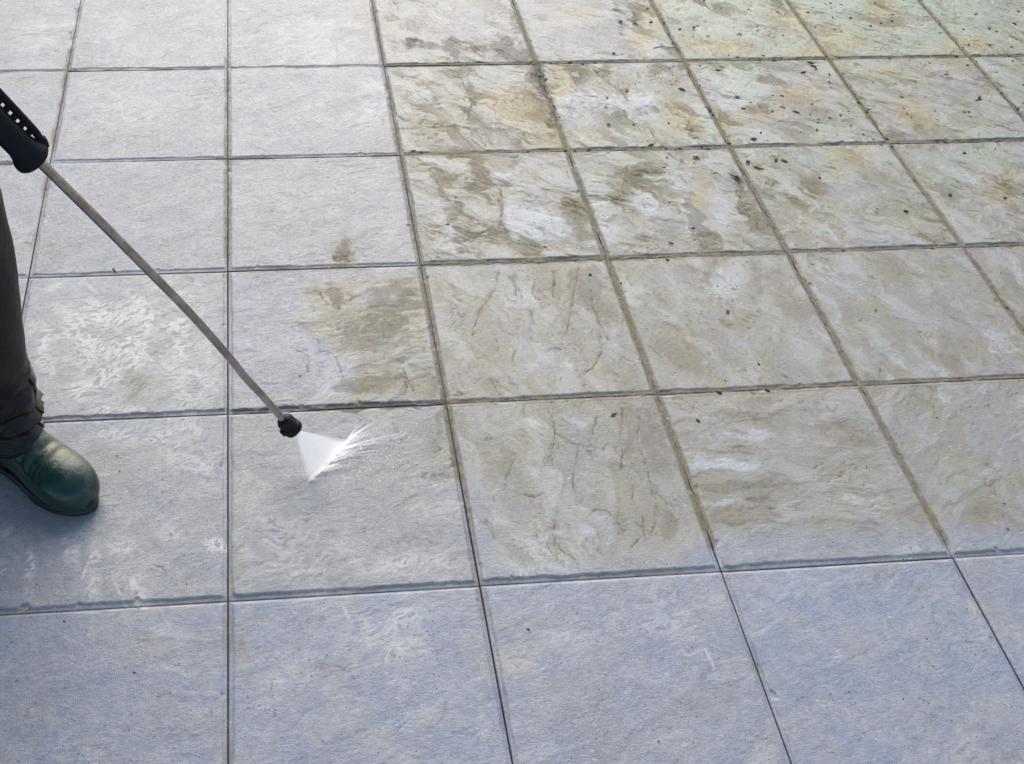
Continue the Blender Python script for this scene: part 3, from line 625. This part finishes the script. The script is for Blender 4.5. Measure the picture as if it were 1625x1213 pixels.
# jets thrown forward off the foam line, and droplets
mb = MB(); D_ = []
rs = random.Random(11)
clumps = [(1.0, .28, .085, .036, 14), (.90, .12, .070, .020, 12), (.80, .22, .080, .016, 16), (.66, .14, .100, .012, 16), (.52, .05, .090, .006, 14), (.40, -.05, .060, .004, 12), (.25, -.05, .045, .004, 10), (.12, .0, .03, .003, 8), (.7, .1, .05, .02, 20), (.95, .5, .07, .030, 12), (.85, .05, .13, .010, 14), (.6, -.08, .12, .006, 12), (.5, .3, .10, .010, 10), (.3, .12, .09, .005, 12)]
for cq, ca, cl_, cu, cn in clumps:
    for a in range(max(4, int(cn*.6))):
        q = min(1.02, max(0, cq + rs.gauss(0, .045))); c = gl.lerp(gr, q)
        ang = ca + rs.gauss(0, .13); ln = cl_*rs.uniform(.30, 1.25); up = cu*rs.uniform(.5, 1.3)
        d = Vector((math.cos(ang), math.sin(ang), 0)); m_ = 10; P = []
        for k in range(m_):
            t = k/(m_-1); P.append(c + d*ln*t + Vector((-.4*d.y, d.x, 0))*ln*.16*t*t + Vector((0, 0, .0015 + up*(1-(1-t)**2)*(1-.3*t))))
        r0 = rs.uniform(.0005, .0016); rr = [r0*(.7+.8*math.sin(math.pi*min(1, k/(m_-1)*1.1)))*(1-.5*k/(m_-1)) for k in range(m_)]
        mb.add(loft(tube(P, rr, 7))); al = rs.uniform(.07, .28)
        for k in range(m_): D_ += [al*(1-(k/(m_-1))**1.4)]*7
spl = child(mb.build("splash", M_SPL), spray); dens(spl, D_); tag(spl, kind='stuff')
mb = MB()
for a in range(240):
    q = rs.random(); c = gl.lerp(gr, q); f = rs.random()**.7
    p = c + Vector((math.cos(.25*(q-.3)), math.sin(.4*(q-.3)), 0))*(.02+.15*f) + Vector((rs.gauss(0, .008), rs.gauss(0, .012), abs(rs.gauss(.006, .012))))
    r_ = rs.uniform(.0004, .0012)
    rg = lathe(p, (1, .1, .2), [(-r_*1.6, r_*.2), (-r_*.6, r_*.9), (r_*.4, r_), (r_*1.7, r_*.2)], 6); mb.add(loft(rg))
drp = child(mb.build("droplets", M_SPL), spray); dens(drp, [.30]*len(drp.data.vertices)); tag(drp, kind='stuff')

# ------------------------------------------------------------------ person in green rubber boots
HEEL = Vector((-.036, -1.396, 0)); YAW = -36.0
u_ = Vector((math.cos(R(YAW)), math.sin(R(YAW)), 0)); w_ = Vector((-u_.y, u_.x, 0))
person = empty("person", (-.1, -1.5, 0))
tag(person, "person in dark waterproof trousers and wet green rubber boots standing at the left edge", "person")
def ring_fb(Fp, Bp, hw, n, e_top=2.2, e_bot=2.8):
    """closed ring in the plane through front/top point Fp and back/bottom point Bp (s, z), half width hw"""
    c = ((Fp[0]+Bp[0])/2, (Fp[1]+Bp[1])/2); a = ((Fp[0]-Bp[0])/2, (Fp[1]-Bp[1])/2); out = []
    for k in range(n):
        t = 2*math.pi*k/n; ct, st_ = math.cos(t), math.sin(t); e = e_top if ct > 0 else e_bot
        y = math.copysign(abs(ct)**(2/e), ct); x = math.copysign(abs(st_)**(2/e), st_)
        out.append(Vector((c[0]+a[0]*y, x*hw, c[1]+a[1]*y)))
    return out
def interp_rings(rows, n, per):
    """Catmull-Rom through rows of (Fs, Fz, Bs, Bz, hw, e_bot)"""
    A = np.array(rows, float); A = np.vstack([2*A[0]-A[1], A, 2*A[-1]-A[-2]]); out = []
    for i in range(1, len(A)-2):
        for k in range(per):
            t = k/per; out.append(.5*(2*A[i]+(A[i+1]-A[i-1])*t+(2*A[i-1]-5*A[i]+4*A[i+1]-A[i+2])*t*t+(3*A[i]-A[i-1]-3*A[i+1]+A[i+2])*t**3))
    out.append(A[-2]); return out
BOOT = [(.3005, .034, .3005, .020, .006, 2.2), (.2985, .047, .2985, .010, .020, 2.6), (.292, .060, .292, .008, .033, 3), (.280, .0715, .280, .008, .0435, 3.2), (.262, .080, .262, .008, .0510, 3.4), (.24, .085, .24, .008, .0545, 3.4), (.215, .0885, .215, .008, .0550, 3.4), (.19, .094, .188, .008, .0525, 3.2), (.168, .106, .160, .008, .0480, 3),
        (.150, .127, .128, .008, .0440, 2.8), (.137, .150, .085, .008, .0420, 2.6), (.130, .170, .03, .010, .0410, 2.5), (.127, .190, -.002, .040, .0425, 2.3), (.126, .212, -.006, .095, .0455, 2.2), (.127, .24, -.004, .17, .050, 2.1), (.129, .28, -.004, .25, .055, 2), (.131, .33, -.006, .33, .058, 2), (.132, .37, -.008, .37, .059, 2)]
def boot_meshes(mirror):
    n = 48; rows = interp_rings(BOOT, n, 5); rings = [ring_fb(r[0:2], r[2:4], r[4], n, 2.15, r[5]) for r in rows]
    for rg in rings:
        for p in rg:                                  # inner side straighter, outer side fuller; creases over the instep
            p.y += .010*float(sst(.12, .28, p.x))*mirror + .0
            cr = .0016*math.sin((p.x-.17)*260+p.y*18)*math.exp(-((p.x-.19)/.028)**2)*float(sst(.05, .09, p.z)); p.z += cr
    return rings
def outline(off, n=72):
    out = []
    for k in range(n):
        t = 2*math.pi*k/n; c, s = math.cos(t), math.sin(t)
        x = .147 + math.copysign(abs(c)**.82, c)*(.155+off)
        hw = np.interp(x, [-.01, .04, .09, .14, .2, .25, .285, .305], [.034, .039, .036, .040, .0535, .0555, .050, .040]) + off
        y = math.copysign(abs(s)**.9, s)*hw + .010*float(sst(.12, .28, np.array(x)))
        out.append((x, y))
    return out
def make_boot(heel, yaw, mirror):
    u = Vector((math.cos(R(yaw)), math.sin(R(yaw)), 0))
    V, F = loft(boot_meshes(mirror)); b = from_data("rubber_boot", V, F, M_BOOT, person)
    rings = []
    for z, o in ((.0, .001), (.003, .0035), (.0085, .0042), (.0095, .0022), (.0115, .0022), (.0125, .0050), (.0175, .0050), (.0200, .0030), (.0205, -.006)):
        rings.append([Vector((x, y*(1 if mirror > 0 else -1) if False else (y-.01*float(sst(.12, .28, np.array(x))))+.01*float(sst(.12, .28, np.array(x)))*mirror, z)) for x, y in outline(o)])
    V, F = loft(rings); sl = from_data("sole", V, F, M_SOLE, b)
    for p in sl.data.polygons:
        if len(p.vertices) > 4: p.use_smooth = False
    b.location = heel - Vector(person.location); b.rotation_euler = (0, 0, R(yaw)); return b
boot_l = make_boot(HEEL, YAW, -1)
HEEL2 = HEEL - w_*.36 - u_*.12
boot_r = make_boot(HEEL2, YAW-14, 1)

LEG = [(.168, .100, -.034, .022, .0620, 2.2), (.158, .126, -.036, .050, .0680, 2.2), (.154, .148, -.038, .09, .0730, 2.1), (.150, .178, -.040, .14, .0765, 2.1), (.150, .210, -.040, .19, .0820, 2), (.154, .25, -.038, .24, .0870, 2), (.158, .31, -.036, .31, .0990, 2), (.168, .40, -.034, .40, .1050, 2), (.174, .50, -.030, .50, .1090, 2), (.180, .60, -.028, .60, .1110, 2)]
def leg_rings(heel, yaw, hip, mirror, seed):
    u = Vector((math.cos(R(yaw)), math.sin(R(yaw)), 0)); w = Vector((-u.y, u.x, 0)); n = 72; rings = []
    rows = interp_rings(LEG, n, 8)
    for r in rows:
        rg = ring_fb(r[0:2], r[2:4], r[4], n, 2, r[5]); out = []
        cz = (r[1]+r[3])/2; cx = (r[0]+r[2])/2
        for k, p in enumerate(rg):
            t = 2*math.pi*k/n; nx, ny = math.cos(t), math.sin(t)
            low = float(sst(.34, .12, np.array(cz)))
            f = .0065*float(fbm(np.array([nx*1.3+3]), np.array([ny*1.3+cz*5]), seed, 3)[0])
            f += low*.0155*float(ridged(np.array([nx*.9+ny*.7+cz*3]), np.array([cz*19+nx*.9]), seed+4, 2)[0])
            f += .004*math.exp(-((cz-.12)/.02)**2)
            d = Vector((p.x-cx, p.y, 0)).normalized()
            q = p + d*f; out.append(heel + u*q.x + w*q.y + Vector((0, 0, q.z)))
        rings.append(out)
    # thigh up to the hip
    last = rings[-1]; c = sum(last, Vector())/n
    for a in range(1, 9):
        t = a/8; tgt = c.lerp(Vector(hip), t); sc = 1 + .22*t
        rings.append([tgt + (p-c)*sc for p in last])
    return rings
PEL = Vector((-.125, -1.50, .96)); fwd = Vector((math.cos(R(-25)), math.sin(R(-25)), 0)); lft = Vector((-fwd.y, fwd.x, 0))
hipL = PEL + lft*.095 + Vector((.0, 0, -.04)); hipR = PEL - lft*.095 + Vector((0, 0, -.04))
mb = MB()
LR = leg_rings(HEEL, YAW, hipL, 1, 61); mb.add(loft(LR, False, True))
mb.add(loft(leg_rings(HEEL2, YAW-14, hipR, -1, 71), False, True))
def torso_ring(z, c, a, b, n=48):
    return [Vector((c.x, c.y, z)) + lft*math.copysign(abs(math.cos(2*math.pi*k/n))**.85, math.cos(2*math.pi*k/n))*a + fwd*math.copysign(abs(math.sin(2*math.pi*k/n))**.85, math.sin(2*math.pi*k/n))*b for k in range(n)]
mb.add(loft([torso_ring(z, PEL, a, b) for z, a, b in ((.82, .11, .09), (.86, .17, .125), (.93, .19, .135), (1.02, .175, .12), (1.06, .165, .115))]))
V0 = [v - Vector(person.location) for v in mb.V]; trousers = from_data("trousers", V0, mb.F, M_TROU, person)
# placket with a snap at the outer ankle
def on_leg(k_ang, row, off=0.0):
    rg = LR[row]; k = int(k_ang/(2*math.pi)*72) % 72; c = sum(rg, Vector())/72; p = rg[k]; return p + (p-c).normalized()*off
V = []; F = []
aa = [math.radians(q) for q in (38, 46, 54, 62, 70, 78)]
for rrow in range(1, 36, 2):
    for q, an in enumerate(aa): V.append(on_leg(an, rrow, .0030 + .003*math.sin(q/5*math.pi) + .0012*math.sin(rrow*1.1+q)) - Vector(person.location))
nr = len(V)//6
for a in range(nr-1):
    for q in range(5): F.append((a*6+q, a*6+q+1, (a+1)*6+q+1, (a+1)*6+q))
M_FLAP = simple_mat("olive_wet_flap", (.055, .053, .034), (.11, .10, .065), 40, .35, 0, .001, 90)
flap = from_data("ankle_flap", V, F, M_FLAP, trousers); md = flap.modifiers.new("thickness", 'SOLIDIFY'); md.thickness = .0025
sp = on_leg(R(36), 5, .008); snd = (sp - sum(LR[5], Vector())/72).normalized()
V, F = loft(lathe(sp - snd*.004 - Vector(person.location), snd, [(0, .0055), (.003, .0058), (.0042, .0052), (.0045, .0038), (.0030, .0030), (.0030, .001)], 20)); from_data("snap_button", V, F, M_SNAP, trousers)

# jacket, arms, head (above the picture)
sh_z = 1.43; SL = PEL + lft*.185; SR = PEL - lft*.185
hl = lp[0] + top*.20; hr = g0 + top*.04 + gd*.05
mb = MB()
CH = PEL + fwd*.02
mb.add(loft([torso_ring(z, PEL.lerp(CH, t), a, b) for z, a, b, t in ((.90, .205, .15, 0), (1.0, .20, .145, 0), (1.12, .19, .14, .3), (1.25, .205, .15, .7), (1.36, .21, .14, 1), (1.43, .185, .115, 1), (1.475, .11, .085, 1), (1.50, .075, .07, 1), (1.54, .07, .068, 1))]))
def arm_path(sh, el, ha): return catmull([sh, sh.lerp(el, .5), el, el.lerp(ha, .5), el.lerp(ha, .9)], 5)
aL = [Vector((SL.x, SL.y, 1.40)), Vector((SL.x+.03, SL.y+.02, 1.12)), hl - rl*.02]
aR = [Vector((SR.x, SR.y, 1.40)), Vector((SR.x-.02, SR.y-.0, 1.12)), hr]
for A in (aL, aR):
    P = arm_path(*A); mb.add(loft(tube(P, [.072 - .030*k/(len(P)-1) for k in range(len(P))], 20)))
jk = from_data("jacket", [v-Vector(person.location) for v in mb.V], mb.F, M_JACK, person)
# body: one skinned figure
vs = []; es = []; rad = []
def sv(p, r, prev=None):
    vs.append(tuple(Vector(p)-Vector(person.location))); rad.append(r)
    if prev is not None: es.append((prev, len(vs)-1))
    return len(vs)-1
pel = sv(PEL, .12); ch = sv(CH + Vector((0, 0, .35)), .13, pel); nk = sv(CH + Vector((0, 0, .53)), .055, ch); jaw = sv(CH + Vector((0, 0, .62)) + fwd*.02, .075, nk); cr = sv(CH + Vector((0, 0, .72)) + fwd*.01, .088, jaw); tp = sv(CH + Vector((0, 0, .78)), .06, cr)
nose = sv(CH + Vector((0, 0, .655)) + fwd*.112, .013, jaw)
for s in (1, -1): sv(CH + Vector((0, 0, .66)) + lft*.092*s, .014, jaw)
for A, gp in ((aL, lance), (aR, lance)):
    s = sv(A[0], .05, ch); e = sv(A[1], .038, s); wv_ = sv(A[1].lerp(A[2], .85), .026, e); pm = sv(A[1].lerp(A[2], .97), .03, wv_)
    hd = (A[2]-A[1]).normalized(); ax = top if A is aL else -gd; cx_ = hd.cross(ax).normalized()
    for f in range(4):
        b0 = A[2] + ax*(.030 - .020*f); ln = (.9, 1.0, .95, .78)[f]
        k1 = sv(b0 + cx_*.026 + hd*.018*ln, .009, pm); k2 = sv(b0 + cx_*.022 + hd*.046*ln, .0085, k1); sv(b0 - cx_*.008 + hd*.052*ln, .0078, k2)
    t1 = sv(A[2] + ax*.034 - cx_*.026 + hd*.004, .0105, pm); sv(A[2] + ax*.05 - cx_*.02 + hd*.034, .009, t1)
for hp, hh, yy in ((hipL, HEEL, YAW), (hipR, HEEL2, YAW-14)):
    u = Vector((math.cos(R(yy)), math.sin(R(yy)), 0)); a = sv(hp, .075, pel); k = sv(hh + u*.06 + Vector((0, 0, .5)), .05, a); q = sv(hh + u*.05 + Vector((0, 0, .10)), .032, k); sv(hh + u*.2 + Vector((0, 0, .045)), .03, q)
me = bpy.data.meshes.new("body"); me.from_pydata(vs, es, []); body = link("body", me, M_SKIN, person)
md = body.modifiers.new("skin", 'SKIN'); md.use_smooth_shade = True
for d, r_ in zip(me.skin_vertices[0].data, rad): d.radius = (r_, r_)
me.skin_vertices[0].data[0].use_root = True
body.modifiers.new("smooth", 'SUBSURF').render_levels = 2
hc = CH + Vector((0, 0, .70)) - Vector(person.location)
V, F = loft([[hc + Vector((0, 0, z)) + lft*math.cos(2*math.pi*k/32)*a*.92 + fwd*(math.sin(2*math.pi*k/32)*a + .005) for k in range(32)] for z, a in ((-.01, .106), (.03, .108), (.07, .1), (.10, .078), (.122, .045), (.13, .012))])
from_data("woolly_hat", V, F, M_HAT, person)

# ------------------------------------------------------------------ litter on the unwashed slabs
def leaf(name, px, py, ln, wd, rot, curl, mat, label, cat, group=None, lift=.0012):
    o = empty(name, at(px, py)) if False else None
    n, m = 14, 7; V = []; F = []
    for a in range(n+1):
        t = a/n; hw = wd*math.sin(math.pi*min(.98, max(.03, t))**.85)*(1+.28*math.sin(t*17+px)+.2*math.sin(t*41+py))
        for k in range(m):
            q = k/(m-1)*2-1
            V.append((ln*(t-.5), q*hw*.5, lift + curl*ln*(q*q*.22*hw/wd + (t-.5)**2*.25) + .015*ln*math.sin(t*9+q*3)))
    for a in range(n):
        for k in range(m-1): F.append((a*m+k, a*m+k+1, (a+1)*m+k+1, (a+1)*m+k))
    o = from_data(name, V, F, mat); md = o.modifiers.new("thickness", 'SOLIDIFY'); md.thickness = .0007
    o.scale = (.85, .8, .8); o.location = at(px, py); o.rotation_euler = (0, 0, R(rot)); tag(o, label, cat, group); return o
leaf("dead_leaf", 1203, 265, .038, .017, -42, .35, M_LEAF, "dry ochre leaf lying beside the dark joint of the right hand slabs", "leaf")
leaf("leaf_fragment", 1187, 258, .022, .012, 30, .6, M_RESIN, "small dark curled leaf scrap on the joint next to the ochre leaf", "leaf scrap", "dark leaf scraps on the unwashed slabs")
leaf("leaf_fragment", 1196, 222, .026, .013, 8, .5, M_RESIN, "black curled leaf scrap just above a joint, beyond the ochre leaf", "leaf scrap", "dark leaf scraps on the unwashed slabs")
leaf("leaf_fragment", 1168, 283, .044, .010, -48, .4, M_RESIN, "long dark leaf sliver nearer the camera than the ochre leaf", "leaf scrap", "dark leaf scraps on the unwashed slabs")
leaf("leaf_fragment", 966, 199, .016, .011, -10, .6, M_RESIN, "lone black leaf scrap in the middle of a pale mottled slab", "leaf scrap", "dark leaf scraps on the unwashed slabs")
leaf("leaf_fragment", 1008, 39, .026, .012, -35, .5, M_RESIN, "thick dark leaf scrap at the orange stain near the top", "leaf scrap", "dark leaf scraps on the unwashed slabs")
leaf("leaf_fragment", 1033, 36, .020, .010, 25, .5, M_RESIN, "thin dark leaf scrap touching the foot of the orange stain", "leaf scrap", "dark leaf scraps on the unwashed slabs")
leaf("leaf_fragment", 985, 35, .022, .009, 28, .4, M_RESIN, "flat dark leaf scrap left of the orange stain near the top", "leaf scrap", "dark leaf scraps on the unwashed slabs")
leaf("leaf_fragment", 1124, 59, .024, .013, -30, .5, M_RESIN, "brown black leaf scrap above two orange lichen spots on the green slab", "leaf scrap", "dark leaf scraps on the unwashed slabs")
leaf("leaf_fragment", 1174, 56, .030, .014, 12, .5, M_RESIN, "broad dark leaf scrap above the larger orange lichen patch", "leaf scrap", "dark leaf scraps on the unwashed slabs")
leaf("leaf_fragment", 1170, 155, .018, .016, 60, .4, M_RESIN, "dark grey leaf scrap on the white mottled slab below the green one", "leaf scrap", "dark leaf scraps on the unwashed slabs")
leaf("leaf_fragment", 1105, 251, .024, .013, -30, .5, M_RESIN, "brown leaf scrap just below a joint on the slab left of the ochre leaf", "leaf scrap", "dark leaf scraps on the unwashed slabs")
leaf("leaf_fragment", 1065, 387, .020, .008, -42, .4, M_RESIN, "small dark sliver near the lower edge of a mottled slab", "leaf scrap", "dark leaf scraps on the unwashed slabs")
leaf("leaf_fragment", 1155, 495, .014, .010, 70, .5, M_RESIN, "small dark scrap on the brown stained slab nearest the right edge of soiling", "leaf scrap", "dark leaf scraps on the unwashed slabs")
leaf("leaf_fragment", 974, 659, .022, .007, 28, .4, M_RESIN, "thin grey black sliver on the stained slab right of the water jet", "leaf scrap", "dark leaf scraps on the unwashed slabs")
tw = tube(catmull([at(1037, 77, .002), at(1048, 74, .003), at(1060, 75, .0025), at(1072, 76, .0025), at(1079, 80, .002)], 5), [.0010, .0013, .0012]*7, 8)
V, F = loft(tw); tag(from_data("twig", V, F, M_RESIN), "thin dark twig lying across the joint at the corner of the green slab", "twig")
# countless crumbs of soil and bark
mb = MB(); rs = random.Random(5)
def crumb(x, y, r_):
    a = rs.random()*3.14; e = rs.uniform(1, 2.6)
    c = Vector((math.cos(a), math.sin(a), 0)); s = Vector((-c.y, c.x, 0)); b = len(mb.V); n = 6
    P = [Vector((x, y, -.001))]
    for z, q in ((.0, 1), (r_*.5, .85)):
        for k in range(n):
            t = 2*math.pi*k/n; j = rs.uniform(.7, 1.2)*q; mb.V.append(Vector((x, y, z)) + c*math.cos(t)*r_*e*j + s*math.sin(t)*r_*j)
    mb.V.append(Vector((x, y, r_*.75)))
    for k in range(n):
        mb.F.append((b+k, b+(k+1) % n, b+n+(k+1) % n, b+n+k)); mb.F.append((b+n+k, b+n+(k+1) % n, b+2*n))
for a in range(4200):
    x, y = rs.uniform(.9, 3.6), rs.uniform(-2.2, .9); px, py = [float(q) for q in to_px(np.array(x), np.array(y))]
    d = float(sst(900, 1150, np.array(px))*sst(420, 60, np.array(py))) + .05*float(sst(600, 900, np.array(px))*sst(800, 500, np.array(py)))
    if py < 100 and px < 1040: d *= .3
    if rs.random() < d*.75: crumb(x, y, .0012 + .0038*rs.random()**3)
for a in range(900):                                  # crumbs lodged in the unwashed joints
    if rs.random() < .5: x = rs.randint(2, 8)*SZ + rs.gauss(0, .006); y = rs.uniform(-1.6, .8)
    else: x = rs.uniform(.9, 3.6); y = -rs.randint(-1, 3)*SZ + rs.gauss(0, .006)
    px, py = [float(q) for q in to_px(np.array(x), np.array(y))]
    if rs.random() < .9*float(sst(640, 1000, np.array(px))*sst(560, 120, np.array(py))): crumb(x, y, .0010 + .0026*rs.random()**2)
for a in range(46):
    px, py = rs.uniform(0, 1625), rs.uniform(250, 1213); p = at(px, py); crumb(p.x, p.y, rs.uniform(.0008, .0016))
for px, py, r_ in ((838, 1000, .003), (1218, 620, .004), (181, 429, .003), (845, 1127, .002), (1045, 1177, .002), (838, 1176, .0016)):
    p = at(px, py); crumb(p.x, p.y, r_)
o = mb.build("soil_crumbs", M_RESIN, None, False); tag(o, "dark soil crumbs scattered over the unwashed slabs", "soil crumbs", kind='stuff')
